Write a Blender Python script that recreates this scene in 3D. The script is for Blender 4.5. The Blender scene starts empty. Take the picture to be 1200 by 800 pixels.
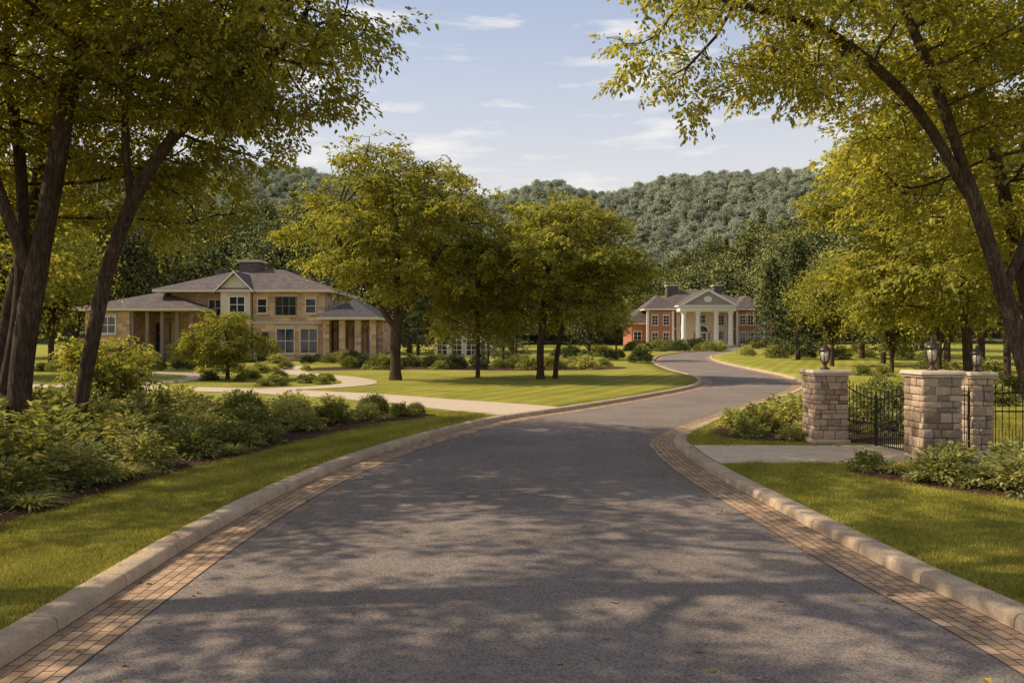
import bpy, math, random
import numpy as np
from mathutils import Vector
rng=np.random.default_rng(7); random.seed(7)
scene=bpy.context.scene
COL=scene.collection
F=933.0; H=2.4
# ------------------------------------------------------------------ utils
def sm(t): 
    t=np.clip(t,0,1); return t*t*(3-2*t)
def T(x,y):
    x=np.asarray(x,float); y=np.asarray(y,float)
    yy=np.minimum(y,165.)
    b=0.006*((yy-45)+np.sqrt((yy-45)**2+64))-0.004
    hn=36*sm((y-168)/120)*(1-0.80*np.exp(-((x-24)/56)**2))
    hf=sm((y-300)/225)*(58+9*np.exp(-((x-110)/90)**2)+24*np.exp(-((x-22)/33)**2)+2.0*np.sin(x*0.031+1)+1.0*np.sin(x*0.083)+10*sm((-x-60)/100))
    return b+hn+hf
def G(x,y): return T(x,y)+0.10
def obj(name,me,mat=None,parent=None,loc=None,coll=None):
    o=bpy.data.objects.new(name,me); (coll or COL).objects.link(o)
    if mat is not None and me is not None:
        for m in (mat if isinstance(mat,list) else [mat]): me.materials.append(m)
    if parent is not None: o.parent=parent
    if loc is not None: o.location=loc
    return o
def mk(name,V,Fa,smooth=False,lv=None,uv=None,mi=None):
    V=np.asarray(V,np.float32); Fa=np.asarray(Fa,np.int32)
    me=bpy.data.meshes.new(name)
    n,k=Fa.shape
    me.vertices.add(len(V)); me.vertices.foreach_set('co',V.ravel())
    me.loops.add(n*k); me.loops.foreach_set('vertex_index',Fa.ravel())
    me.polygons.add(n); me.polygons.foreach_set('loop_start',np.arange(0,n*k,k,dtype=np.int32))
    me.polygons.foreach_set('loop_total',np.full(n,k,np.int32))
    if smooth: me.polygons.foreach_set('use_smooth',np.ones(n,bool))
    if mi is not None: me.polygons.foreach_set('material_index',np.asarray(mi,np.int32))
    if uv is not None:
        l=me.uv_layers.new(name='UVMap'); l.data.foreach_set('uv',np.asarray(uv,np.float32)[Fa.ravel()].ravel())
    if lv is not None:
        a=me.attributes.new('lv','FLOAT','POINT'); a.data.foreach_set('value',np.asarray(lv,np.float32))
    me.update(calc_edges=True); me.validate()
    return me
def inpoly(px,py,poly):
    px=np.asarray(px);py=np.asarray(py); ins=np.zeros(px.shape,bool); n=len(poly)
    for i in range(n):
        x1,y1=poly[i]; x2,y2=poly[(i+1)%n]
        c=((y1>py)!=(y2>py))&(px<(x2-x1)*(py-y1)/((y2-y1) if y2!=y1 else 1e-9)+x1)
        ins^=c
    return ins
def catmull(P,n=8):
    P=np.asarray(P,float); Q=np.vstack([2*P[0]-P[1],P,2*P[-1]-P[-2]]); out=[]
    for i in range(1,len(Q)-2):
        for t in np.linspace(0,1,n,endpoint=False):
            a,b,c,d=Q[i-1],Q[i],Q[i+1],Q[i+2]
            out.append(0.5*((2*b)+(c-a)*t+(2*a-5*b+4*c-d)*t*t+(3*b-a-3*c+d)*t**3))
    out.append(Q[-2]); return np.array(out)
# ------------------------------------------------------------------ materials
class M:
    def __init__(s,name):
        s.m=bpy.data.materials.new(name); s.m.use_nodes=True
        s.nt=s.m.node_tree; s.nt.nodes.clear()
        s.out=s.n('ShaderNodeOutputMaterial')
    def n(s,t,**k):
        x=s.nt.nodes.new(t)
        for a,b in k.items(): setattr(x,a,b)
        return x
    def l(s,a,b): s.nt.links.new(a,b)
    def noise(s,scale,detail=4,vec=None,rough=0.6):
        x=s.n('ShaderNodeTexNoise'); x.inputs['Scale'].default_value=scale; x.inputs['Detail'].default_value=detail
        x.inputs['Roughness'].default_value=rough
        if vec is not None: s.l(vec,x.inputs['Vector'])
        return x.outputs['Fac']
    def ramp(s,fac,stops):
        r=s.n('ShaderNodeValToRGB'); e=r.color_ramp.elements
        e[0].position=stops[0][0]; e[0].color=(*stops[0][1],1); e[1].position=stops[-1][0]; e[1].color=(*stops[-1][1],1)
        for p,c in stops[1:-1]:
            q=e.new(p); q.color=(*c,1)
        s.l(fac,r.inputs[0]); return r.outputs[0]
    def mix(s,fac,a,b,mode='MIX'):
        x=s.n('ShaderNodeMix',data_type='RGBA',blend_type=mode)
        for sock,v in ((x.inputs[0],fac),(x.inputs[6],a),(x.inputs[7],b)):
            if hasattr(v,'links') or hasattr(v,'is_linked'): s.l(v,sock)
            else: sock.default_value=v if not isinstance(v,tuple) else (*v,1)
        return x.outputs[2]
    def math(s,op,a,b=0.0,clamp=False):
        x=s.n('ShaderNodeMath',operation=op); x.use_clamp=clamp
        for i,v in enumerate((a,b)):
            if hasattr(v,'is_linked'): s.l(v,x.inputs[i])
            else: x.inputs[i].default_value=v
        return x.outputs[0]
    def bsdf(s,col,rough=0.8,metal=0.0,spec=0.3,bump=None,bs=0.3,bd=0.02):
        p=s.n('ShaderNodeBsdfPrincipled')
        if hasattr(col,'is_linked'): s.l(col,p.inputs['Base Color'])
        else: p.inputs['Base Color'].default_value=(*col,1)
        if hasattr(rough,'is_linked'): s.l(rough,p.inputs['Roughness'])
        else: p.inputs['Roughness'].default_value=rough
        p.inputs['Metallic'].default_value=metal; p.inputs['Specular IOR Level'].default_value=spec
        if bump is not None:
            b=s.n('ShaderNodeBump'); b.inputs['Strength'].default_value=bs; b.inputs['Distance'].default_value=bd
            s.l(bump,b.inputs['Height']); s.l(b.outputs[0],p.inputs['Normal'])
        return p.outputs[0]
    def fin(s,sh): s.l(sh,s.out.inputs[0]); return s.m
    def pos(s): return s.n('ShaderNodeNewGeometry').outputs['Position']
    def objc(s): return s.n('ShaderNodeTexCoord').outputs['Object']
    def attr(s,nm): return s.n('ShaderNodeAttribute',attribute_name=nm).outputs['Fac']
    def stripes(s,p):  # mowing stripes: alternate passes of the mower
        sx=s.n('ShaderNodeSeparateXYZ'); s.l(p,sx.inputs[0])
        a=s.math('ADD',s.math('MULTIPLY',sx.outputs[0],5.2),s.math('MULTIPLY',sx.outputs[1],-2.2))
        a=s.math('ADD',a,s.math('MULTIPLY',s.noise(0.4,2,p),3.0))
        return s.math('MULTIPLY',s.math('SINE',a),0.12)

def leafmat(name,c0,c1,c2,trans=0.4,rv=0.5,tt=(1.35,1.22,0.5)):
    m=M(name); lv=m.attr('lv')
    c=m.ramp(lv,[(0,c0),(0.5,c1),(1,c2)])
    oi=m.n('ShaderNodeObjectInfo').outputs['Random']
    f=m.math('ADD',m.math('MULTIPLY',oi,rv),1.0-rv/2)
    vm=m.n('ShaderNodeVectorMath',operation='SCALE'); m.l(c,vm.inputs[0]); m.l(f,vm.inputs['Scale'])
    c=vm.outputs[0]
    a=m.n('ShaderNodeBsdfDiffuse'); m.l(c,a.inputs[0])
    if trans<=0: return m.fin(a.outputs[0])
    t=m.n('ShaderNodeBsdfTranslucent'); 
    tc=m.mix(1.0,c,tt,'MULTIPLY'); m.l(tc,t.inputs[0])
    x=m.n('ShaderNodeMixShader'); x.inputs[0].default_value=trans; m.l(a.outputs[0],x.inputs[1]); m.l(t.outputs[0],x.inputs[2])
    return m.fin(x.outputs[0])
LEAF_GOLD=leafmat('leaf_gold',(0.14,0.155,0.040),(0.33,0.325,0.072),(0.62,0.56,0.13),0.55,0.15)
LEAF_MID=leafmat('leaf_mid',(0.12,0.138,0.040),(0.27,0.272,0.064),(0.50,0.46,0.11),0.5,0.25)
LEAF_FOREST=leafmat('leaf_forest',(0.095,0.115,0.048),(0.19,0.205,0.075),(0.33,0.31,0.105),0.0,0.9)
LEAF_FAR_HAZE=leafmat('leaf_far_haze',(0.31,0.345,0.25),(0.37,0.395,0.28),(0.43,0.44,0.30),0.3,0.35,(1,1,1))  # aerial haze painted into the leaf colour: paler and greyer than nearer trees
LEAF_DARK=leafmat('leaf_dark',(0.055,0.070,0.030),(0.10,0.118,0.042),(0.16,0.17,0.058),0.0,0.4)
SHRUB_A=leafmat('shrub_leaf',(0.11,0.13,0.05),(0.24,0.26,0.09),(0.46,0.44,0.17),0.35,0.5)
SHRUB_B=leafmat('shrub_leaf_light',(0.18,0.20,0.075),(0.39,0.39,0.15),(0.63,0.60,0.27),0.4,0.5)
def grassm():
    m=M('grass_blade'); c=m.ramp(m.attr('lv'),[(0,(0.20,0.195,0.034)),(0.6,(0.42,0.38,0.065)),(1,(0.62,0.54,0.14))])
    p=m.pos(); nz=m.noise(0.5,3,p); vm=m.n('ShaderNodeVectorMath',operation='SCALE'); m.l(c,vm.inputs[0]); m.l(m.math('ADD',m.stripes(p),m.math('ADD',m.math('MULTIPLY',nz,0.9),0.55)),vm.inputs['Scale'])
    a=m.n('ShaderNodeBsdfDiffuse'); m.l(vm.outputs[0],a.inputs[0]); t=m.n('ShaderNodeBsdfTranslucent'); m.l(vm.outputs[0],t.inputs[0])
    x=m.n('ShaderNodeMixShader'); x.inputs[0].default_value=0.35; m.l(a.outputs[0],x.inputs[1]); m.l(t.outputs[0],x.inputs[2]); return m.fin(x.outputs[0])
GRASS=grassm()
def lawnm():
    m=M('lawn_ground'); p=m.pos()
    a=m.noise(0.35,5,p); b=m.noise(9,5,p); c=m.noise(60,3,p); e=m.noise(0.12,3,p)
    f=m.math('ADD',m.math('MULTIPLY',a,0.35),m.math('ADD',m.math('MULTIPLY',b,0.3),m.math('MULTIPLY',c,0.25)))
    f=m.math('ADD',f,m.math('MULTIPLY',e,0.15))
    f=m.math('ADD',f,m.math('MULTIPLY',m.stripes(p),0.28))
    col=m.ramp(f,[(0.38,(0.17,0.17,0.028)),(0.52,(0.32,0.295,0.045)),(0.66,(0.48,0.42,0.085))])
    return m.fin(m.bsdf(col,0.9,spec=0.1,bump=m.math('ADD',b,c),bs=0.9,bd=0.05))
LAWN=lawnm()
def floorm():
    m=M('forest_floor'); p=m.pos(); return m.fin(m.bsdf(m.ramp(m.noise(0.1,5,p),[(0.3,(0.10,0.115,0.06)),(0.7,(0.18,0.19,0.10))]),0.95,spec=0.1))
FLOOR=floorm()
def asph():
    m=M('asphalt'); p=m.pos()
    v=m.n('ShaderNodeTexVoronoi'); v.inputs['Scale'].default_value=110; m.l(p,v.inputs['Vector'])
    v2=m.n('ShaderNodeTexVoronoi'); v2.inputs['Scale'].default_value=62; m.l(p,v2.inputs['Vector'])
    sp=m.n('ShaderNodeSeparateColor'); m.l(v.outputs['Color'],sp.inputs[0])
    sp2=m.n('ShaderNodeSeparateColor'); m.l(v2.outputs['Color'],sp2.inputs[0])
    big=m.noise(0.45,5,p); med=m.noise(6,4,p)
    base=m.ramp(m.math('ADD',m.math('MULTIPLY',big,0.65),m.math('MULTIPLY',med,0.35)),[(0.3,(0.165,0.128,0.108)),(0.7,(0.295,0.235,0.198))])
    c=m.mix(m.math('MULTIPLY',m.math('GREATER_THAN',sp.outputs[0],0.88),0.35),base,(0.52,0.44,0.37))
    c=m.mix(m.math('MULTIPLY',m.math('LESS_THAN',sp2.outputs[1],0.30),0.45),c,(0.055,0.049,0.047))
    bump=m.math('ADD',m.math('MULTIPLY',v.outputs['Distance'],-1.0),m.math('MULTIPLY',med,0.6))
    return m.fin(m.bsdf(c,0.85,spec=0.15,bump=bump,bs=0.7,bd=0.006))
ASPH=asph()
def uvbrick(name,c1,c2,mortar,bw,rh,ms=0.02,rough=0.85,uv=True,bd=0.01,off=0.5,nz=0.35,mort_s=0.1):
    m=M(name)
    if uv: vec=m.n('ShaderNodeTexCoord').outputs['UV']; pp=m.pos()
    else:
        pp=m.pos(); s=m.n('ShaderNodeSeparateXYZ'); m.l(pp,s.inputs[0]); c=m.n('ShaderNodeCombineXYZ')
        m.l(m.math('ADD',s.outputs[0],s.outputs[1]),c.inputs[0]); m.l(s.outputs[2],c.inputs[1]); vec=c.outputs[0]
    b=m.n('ShaderNodeTexBrick'); m.l(vec,b.inputs['Vector']); b.offset=off
    b.inputs['Scale'].default_value=1; b.inputs['Brick Width'].default_value=bw; b.inputs['Row Height'].default_value=rh
    b.inputs['Mortar Size'].default_value=ms; b.inputs['Mortar Smooth'].default_value=mort_s
    b.inputs['Color1'].default_value=(*c1,1); b.inputs['Color2'].default_value=(*c2,1); b.inputs['Mortar'].default_value=(*mortar,1)
    n1=m.noise(3,5,pp); n2=m.noise(40,4,pp)
    col=m.mix(nz,b.outputs['Color'],m.ramp(m.math('MULTIPLY',m.math('ADD',n1,n2),0.5),[(0.3,(0.12,0.10,0.08)),(0.7,(0.95,0.9,0.85))]),'MULTIPLY')
    h=m.math('ADD',m.math('MULTIPLY',b.outputs['Fac'],-1.0),m.math('MULTIPLY',n2,0.5))
    return m.fin(m.bsdf(col,rough,spec=0.2,bump=h,bs=0.7,bd=bd))
PAVER=uvbrick('paver',(0.68,0.46,0.29),(0.42,0.275,0.175),(0.14,0.10,0.07),0.2,0.11,0.007,nz=0.6)
KERB=uvbrick('kerb_stone',(0.70,0.535,0.375),(0.60,0.45,0.315),(0.28,0.21,0.15),1.2,5.0,0.007,nz=0.6)
STONEW=uvbrick('house_stone',(0.90,0.62,0.385),(0.50,0.32,0.20),(0.66,0.50,0.34),0.8,0.34,0.02,uv=False,nz=0.4)
BRICK=uvbrick('red_brick',(0.62,0.20,0.12),(0.46,0.15,0.09),(0.50,0.32,0.25),0.24,0.08,0.01,uv=False,nz=0.25)
SHING=uvbrick('shingle',(0.21,0.165,0.148),(0.14,0.112,0.102),(0.085,0.073,0.067),0.5,0.2,0.015,uv=False,nz=0.5)
SHING2=uvbrick('shingle_dark',(0.13,0.118,0.12),(0.09,0.083,0.086),(0.05,0.05,0.05),0.4,0.14,0.015,uv=False,nz=0.3)
def simple(name,c0,c1,scale=4,rough=0.8,bs=0.3,metal=0.0,spec=0.3,bd=0.01):
    m=M(name); n=m.noise(scale,6,m.pos()); 
    return m.fin(m.bsdf(m.ramp(n,[(0.3,c0),(0.7,c1)]),rough,metal,spec,bump=n,bs=bs,bd=bd))
CONC=simple('drive_concrete',(0.56,0.425,0.305),(0.70,0.54,0.39),2.5,0.85)
PATHM=simple('path_gravel',(0.48,0.37,0.26),(0.58,0.46,0.33),5,0.9)
WHITE=simple('white_paint',(0.82,0.77,0.70),(0.87,0.83,0.76),2,0.5)
CREAM=simple('cream_stucco',(0.68,0.57,0.43),(0.76,0.64,0.50),2,0.8)
TRIM=simple('brown_trim',(0.20,0.15,0.11),(0.27,0.205,0.15),3,0.6)
DARKW=simple('dark_porch',(0.035,0.03,0.026),(0.06,0.05,0.043),3,0.6)
IRON=simple('black_iron',(0.010,0.010,0.010),(0.018,0.017,0.016),30,0.45,metal=0.3,spec=0.5)
BRONZE=simple('lamp_metal',(0.06,0.04,0.03),(0.10,0.07,0.05),30,0.4,metal=0.5,spec=0.5)
CAP=simple('cap_stone',(0.50,0.39,0.28),(0.60,0.48,0.35),8,0.85)
TYMP=simple('tympanum',(0.36,0.30,0.24),(0.42,0.36,0.29),3,0.8)
def mulch():
    m=M('mulch'); p=m.pos(); a=m.noise(14,5,p); b=m.noise(55,4,p)
    f=m.math('MULTIPLY',m.math('ADD',a,b),0.5)
    return m.fin(m.bsdf(m.ramp(f,[(0.35,(0.035,0.018,0.012)),(0.55,(0.10,0.052,0.034)),(0.7,(0.22,0.12,0.075))]),0.95,spec=0.1,bump=f,bs=1.0,bd=0.08))
MULCH=mulch()
def bark():
    m=M('bark'); tc=m.objc(); mp=m.n('ShaderNodeMapping'); mp.inputs['Scale'].default_value=(9,9,1.6); m.l(tc,mp.inputs[0])
    n=m.noise(2.2,6,mp.outputs[0],0.7); n2=m.noise(0.8,3,tc)
    c=m.ramp(m.math('ADD',m.math('MULTIPLY',n,0.7),m.math('MULTIPLY',n2,0.3)),[(0.35,(0.022,0.015,0.011)),(0.52,(0.080,0.055,0.037)),(0.68,(0.20,0.145,0.10))])
    return m.fin(m.bsdf(c,0.9,spec=0.15,bump=n,bs=1.0,bd=0.05))
BARK=bark()
def stonev():
    m=M('pillar_stone'); lv=m.attr('lv'); p=m.pos(); n=m.noise(18,6,p); n2=m.noise(4,3,p)
    c=m.ramp(lv,[(0,(0.27,0.19,0.135)),(0.35,(0.50,0.35,0.24)),(0.7,(0.67,0.49,0.335)),(1,(0.40,0.325,0.265))])
    c=m.mix(0.6,c,m.ramp(n,[(0.3,(0.35,0.33,0.3)),(0.7,(1.0,1.0,1.0))]),'MULTIPLY')
    return m.fin(m.bsdf(c,0.85,spec=0.2,bump=m.math('ADD',n,n2),bs=0.8,bd=0.02))
PSTONE=stonev()
MORTAR=simple('mortar',(0.14,0.11,0.085),(0.20,0.16,0.12),20,0.95)
def glassm(name,c,r=0.08):
    m=M(name); return m.fin(m.bsdf(m.ramp(m.noise(0.7,2,m.pos()),[(0.35,c),(0.7,tuple(v*2.2 for v in c))]),r,spec=0.7))
GLASS=glassm('window_glass',(0.02,0.023,0.026))
LGLASS=glassm('lamp_glass',(0.35,0.30,0.22),0.2)
# ------------------------------------------------------------------ GN scatter
def newcoll(objs,name):
    c=bpy.data.collections.new(name)
    for o in objs: c.objects.link(o)
    return c
def variant(name,me,mat):
    o=bpy.data.objects.new(name,me); me.materials.append(mat); return o
def scatter(name,P,R,S,I,coll,parent=None,loc=None):
    me=bpy.data.meshes.new(name); me.vertices.add(len(P)); me.vertices.foreach_set('co',np.asarray(P,np.float32).ravel())
    a=me.attributes.new('rot','FLOAT_VECTOR','POINT'); a.data.foreach_set('vector',np.asarray(R,np.float32).ravel())
    a=me.attributes.new('scl','FLOAT','POINT'); a.data.foreach_set('value',np.asarray(S,np.float32))
    a=me.attributes.new('idx','INT','POINT'); a.data.foreach_set('value',np.asarray(I,np.int32))
    o=obj(name,me,None,parent,loc)
    ng=bpy.data.node_groups.new(name+'_gn','GeometryNodeTree')
    ng.interface.new_socket('Geometry',in_out='INPUT',socket_type='NodeSocketGeometry')
    ng.interface.new_socket('Geometry',in_out='OUTPUT',socket_type='NodeSocketGeometry')
    N=ng.nodes; gi=N.new('NodeGroupInput'); go=N.new('NodeGroupOutput'); ip=N.new('GeometryNodeInstanceOnPoints')
    ci=N.new('GeometryNodeCollectionInfo'); ci.inputs['Collection'].default_value=coll
    ci.inputs['Separate Children'].default_value=True; ci.inputs['Reset Children'].default_value=True
    def na(nm,dt):
        x=N.new('GeometryNodeInputNamedAttribute'); x.data_type=dt; x.inputs['Name'].default_value=nm; return x.outputs[0]
    L=ng.links; L.new(gi.outputs[0],ip.inputs['Points']); L.new(ci.outputs[0],ip.inputs['Instance'])
    ip.inputs['Pick Instance'].default_value=True
    L.new(na('idx','INT'),ip.inputs['Instance Index']); L.new(na('rot','FLOAT_VECTOR'),ip.inputs['Rotation']); L.new(na('scl','FLOAT'),ip.inputs['Scale'])
    L.new(ip.outputs[0],go.inputs[0])
    md=o.modifiers.new('scatter','NODES'); md.node_group=ng
    return o
# ------------------------------------------------------------------ leaves
def nrm(a): return a/np.maximum(np.linalg.norm(a,axis=1,keepdims=True),1e-6)
def leaves(P,d,n,L,W,fold=0.25):
    d=nrm(d); w=nrm(np.cross(n,d)); n=np.cross(d,w)
    L=np.asarray(L).reshape(-1,1)*np.ones((len(P),1)); W=np.asarray(W).reshape(-1,1)*np.ones((len(P),1))
    a=P; b=P+d*L*0.45+w*W*0.5+n*W*fold; c=P+d*L-n*L*0.12; e=P+d*L*0.45-w*W*0.5+n*W*fold
    V=np.stack([a,b,c,e],1).reshape(-1,3); Fa=np.arange(len(V)).reshape(-1,4)
    lv=np.repeat(rng.random(len(P)),4)
    return V,Fa,lv
def spray_arr(n,L,lL,lW):
    t=rng.uniform(0.08,1,n); sd=rng.choice([-1,1],n)
    off=rng.random(n)*0.32*L*(1.1-0.7*t)
    P=np.stack([t*L,sd*off,-0.10*L*t*t+rng.normal(0,0.05*L,n)],1)
    yaw=sd*rng.uniform(0.2,1.3,n)
    d=np.stack([np.cos(yaw),np.sin(yaw),rng.uniform(-0.7,0.15,n)],1)
    nn=np.stack([rng.normal(0,0.45,n),rng.normal(0,0.45,n),np.ones(n)],1)
    s=rng.uniform(0.7,1.25,n)
    return leaves(P,d,nn,lL*s,lW*s)
def spray_set(mat,n=26,L=0.75,lL=0.15,lW=0.085,k=8):
    return mat,[spray_arr(n,L,lL,lW) for _ in range(k)]
SPR_GOLD=spray_set(LEAF_GOLD,28,0.82,0.118,0.064)
SPR_MID=spray_set(LEAF_MID,26,0.9,0.165,0.092)
def place_sprays(ss,P,rx,ry,rz,S):
    mat,arrs=ss; n=len(P); I=rng.integers(0,len(arrs),n); out=[]
    for k,(V,Fa,lv) in enumerate(arrs):
        m=np.where(I==k)[0]
        if len(m)==0: continue
        cx,sx,cy,sy,cz,sz=[f(v[m]) for v in (rx,ry,rz) for f in (np.cos,np.sin)]
        R=np.empty((len(m),3,3))
        R[:,0,0]=cz*cy; R[:,0,1]=cz*sy*sx-sz*cx; R[:,0,2]=cz*sy*cx+sz*sx
        R[:,1,0]=sz*cy; R[:,1,1]=sz*sy*sx+cz*cx; R[:,1,2]=sz*sy*cx-cz*sx
        R[:,2,0]=-sy;   R[:,2,1]=cy*sx;          R[:,2,2]=cy*cx
        W=np.einsum('nij,vj->nvi',R*S[m][:,None,None],V)+P[m][:,None,:]
        l=np.clip(lv[None]*0.65+rng.random((len(m),1))*0.45-0.05,0,1)
        nv=len(V); F2=(np.arange(len(m))*nv)[:,None,None]+Fa[None]
        out.append((W.reshape(-1,3),F2.reshape(-1,4),l.ravel()))
    return merge(out)
# ------------------------------------------------------------------ tubes / trees
def tube(path,rad,sides):
    path=np.asarray(path,float); n=len(path); t=np.gradient(path,axis=0); t=nrm(t)
    u=np.cross(t[0],[0.31,0.2,0.93]); u/=np.linalg.norm(u)+1e-9
    ang=np.linspace(0,2*np.pi,sides,endpoint=False); V=[]
    for i in range(n):
        u=u-t[i]*np.dot(u,t[i]); u/=np.linalg.norm(u)+1e-9; v=np.cross(t[i],u)
        V.append(path[i]+rad[i]*(np.cos(ang)[:,None]*u+np.sin(ang)[:,None]*v))
    V=np.vstack(V); i=np.arange(n-1)[:,None]*sides; j=np.arange(sides)[None]; j2=(j+1)%sides
    Fa=np.stack([i+j,i+j2,i+sides+j2,i+sides+j],-1).reshape(-1,4)
    return V,Fa
def merge(parts):
    Vs=[];Fs=[];o=0;L=[]
    for p in parts:
        Vs.append(p[0]);Fs.append(p[1]+o);o+=len(p[0])
        if len(p)>2:L.append(p[2])
    return (np.vstack(Vs),np.vstack(Fs))+((np.concatenate(L),) if L else ())
def ell_points(ells,ncl,per,sd=(0.55,0.55,0.28)):
    vol=np.array([e[3]*e[4]*e[5]*(e[6] if len(e)>6 else 1) for e in ells]); vol=vol/vol.sum(); out=[]
    for _ in range(ncl):
        e=ells[rng.choice(len(ells),p=vol)]
        q=rng.normal(size=3); q/=np.linalg.norm(q); q*=rng.uniform(0.25,1)**0.55
        c=np.array(e[:3])+q*np.array(e[3:6])
        out.append(c+rng.normal(size=(per,3))*np.array(sd))
    return np.vstack(out)
def skeleton(trunks,att,D=0.4,kill=0.6,iters=160):
    nodes=[];par=[]
    for tr in trunks:
        tr=catmull(tr,4) if len(tr)>2 else np.array(tr,float)
        pts=[tr[0]]
        for p in tr[1:]:
            seg=p-pts[-1]; L=np.linalg.norm(seg); k=max(1,int(L/D)); base=pts[-1]
            for q in range(1,k+1): pts.append(base+seg*q/k)
        p0=-1
        if nodes:
            dd=np.linalg.norm(np.array(nodes)-pts[0],axis=1); j=int(dd.argmin())
            if dd[j]<0.5 and pts[0][2]>0.6: p0=j; pts=pts[1:]
        for p in pts: 
            nodes.append(p); par.append(p0); p0=len(nodes)-1
    nodes=[np.array(p) for p in nodes]
    A=att.copy(); NA=np.array(nodes)
    D2=np.linalg.norm(A[:,None]-NA[None],axis=2); ni=D2.argmin(1); nd=D2.min(1)
    seen=set()
    for it in range(iters):
        keep=nd>kill; A=A[keep];ni=ni[keep];nd=nd[keep]
        if len(A)==0: break
        u,inv=np.unique(ni,return_inverse=True); S=np.zeros((len(u),3)); NA=np.array(nodes)
        np.add.at(S,inv,nrm(A-NA[ni])); S=nrm(S+rng.normal(0,0.12,S.shape)+np.array([0,0,0.03]))
        new=NA[u]+S*D; st=len(nodes); add=[]
        for k in range(len(u)):
            key=(int(u[k]),)+tuple(np.round(S[k]*2).astype(int))
            if key in seen: 
                continue
            seen.add(key); nodes.append(new[k]); par.append(int(u[k])); add.append(new[k])
        if not add: break
        add=np.array(add); dd=np.linalg.norm(A[:,None]-add[None],axis=2); m=dd.min(1); am=dd.argmin(1)
        b=m<nd; nd[b]=m[b]; ni[b]=am[b]+st
    return np.array(nodes),np.array(par)
def tree(name,base,trunks,ells,ncl,per,R,coll,nspr,sscale,D=0.4,kill=0.55,droop=0.25,sd=(0.55,0.55,0.28),expo=0.47,wmax=5):
    att=ell_points(ells,ncl,per,sd); bs=np.array(base)
    att=att-bs; tr=[[np.array(p)-bs for p in t] for t in trunks]
    N,par=skeleton(tr,att,D,kill); n=len(N)
    w=np.zeros(n); ch=[[] for _ in range(n)]
    for i in range(n):
        if par[i]>=0: ch[par[i]].append(i)
    for i in range(n-1,-1,-1):
        if not ch[i]: w[i]=1
        else: w[i]=sum(w[c] for c in ch[i])
    W=w.max(); r=np.maximum(R*(w/W)**expo,0.009)
    r*=1+0.45*np.exp(-np.maximum(N[:,2],0)/0.3)*(r>R*0.4)
    parts=[]; starts=[i for i in range(n) if par[i]<0]
    main=[max(c,key=lambda k:w[k]) if c else -1 for c in ch]
    for i in range(n):
        for c in ch[i]:
            if c!=main[i]: starts.append(c)
    for s in starts:
        path=[];rad=[]
        if par[s]>=0: path.append(N[par[s]]); rad.append(min(r[s]*1.15,r[par[s]]))
        k=s
        while k>=0: path.append(N[k]); rad.append(r[k]); k=main[k]
        if len(path)<2: continue
        rr=np.array(rad); rr[-1]*=0.4
        parts.append(tube(path,rr,12 if rad[0]>0.12 else (6 if rad[0]>0.04 else 4)))
    V,Fa=merge(parts)
    o=obj(name,mk(name,V,Fa,smooth=True),BARK,loc=base)
    cand=np.where(w<=wmax)[0]; cand=cand[par[cand]>=0]
    k=rng.choice(cand,nspr); d=nrm(N[k]-N[par[k]])
    yaw=np.arctan2(d[:,1],d[:,0])+rng.normal(0,0.8,nspr); pitch=np.arcsin(np.clip(d[:,2],-1,1))*0.4-droop+rng.normal(0,0.3,nspr)
    P=N[k]+rng.normal(0,0.10,(nspr,3))
    V,Fa,lv=place_sprays(coll,P,rng.normal(0,0.4,nspr),-pitch,yaw,sscale*rng.uniform(0.7,1.25,nspr))
    obj('foliage',mk('foliage',V,Fa,lv=lv),coll[0],parent=o)
    return o
# ------------------------------------------------------------------ road edges
Lp=[(-3.15,-60),(-3.15,-20),(-3.18,0),(-3.2,6),(-3.2,10),(-2.9,13.6),(-2.2,17.2),(-0.91,21.3),(0.4,24.3),(3.0,28.3),(6.6,34.4),(10.0,41),(11.9,47.6),(12.5,54),(12.6,61),(14.2,76),(18.0,94),(22,105),(29,122),(36,137),(38,143)]
Rp=[(3.75,-60),(3.75,-20),(3.72,0),(3.68,5.8),(3.43,8.2),(3.22,11.2),(3.05,14.4),(3.1,17.2),(3.45,19.5),(5.3,23.6),(8.6,29.9),(12.6,37.3),(15.7,44.8),(17.3,53),(18.3,66.5),(19.8,80),(22.8,94),(27,105),(34,121),(41.5,137),(43,143)]
Lc=catmull(Lp,14); Rc=catmull(Rp,14)
def offs(C,d,side):
    t=np.gradient(C,axis=0); t=nrm(t); nn=np.stack([t[:,1],-t[:,0]],1)*side
    return C+nn*d
def xL(y,d=0): c=offs(Lc,d,-1); return np.interp(y,c[:,1],c[:,0])
def xR(y,d=0): c=offs(Rc,d,1); return np.interp(y,c[:,1],c[:,0])
ys=np.concatenate([np.arange(-60,0,3),np.arange(0,30,0.3),np.arange(30,60,0.6),np.arange(60,143,1.5),[143]])
K=9; t=np.linspace(0,1,K)
a=xL(ys)[:,None];b=xR(ys)[:,None]; X=a+(b-a)*t; Y=np.repeat(ys[:,None],K,1); Z=T(X,Y)+0.05*(1-(2*t-1)**2)
V=np.stack([X,Y,Z],-1).reshape(-1,3); i=np.arange(len(ys)-1)[:,None]*K; j=np.arange(K-1)[None]
obj('asphalt_road',mk('asphalt_road',V,np.stack([i+j,i+j+1,i+K+j+1,i+K+j],-1).reshape(-1,4),smooth=True),ASPH)
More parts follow.
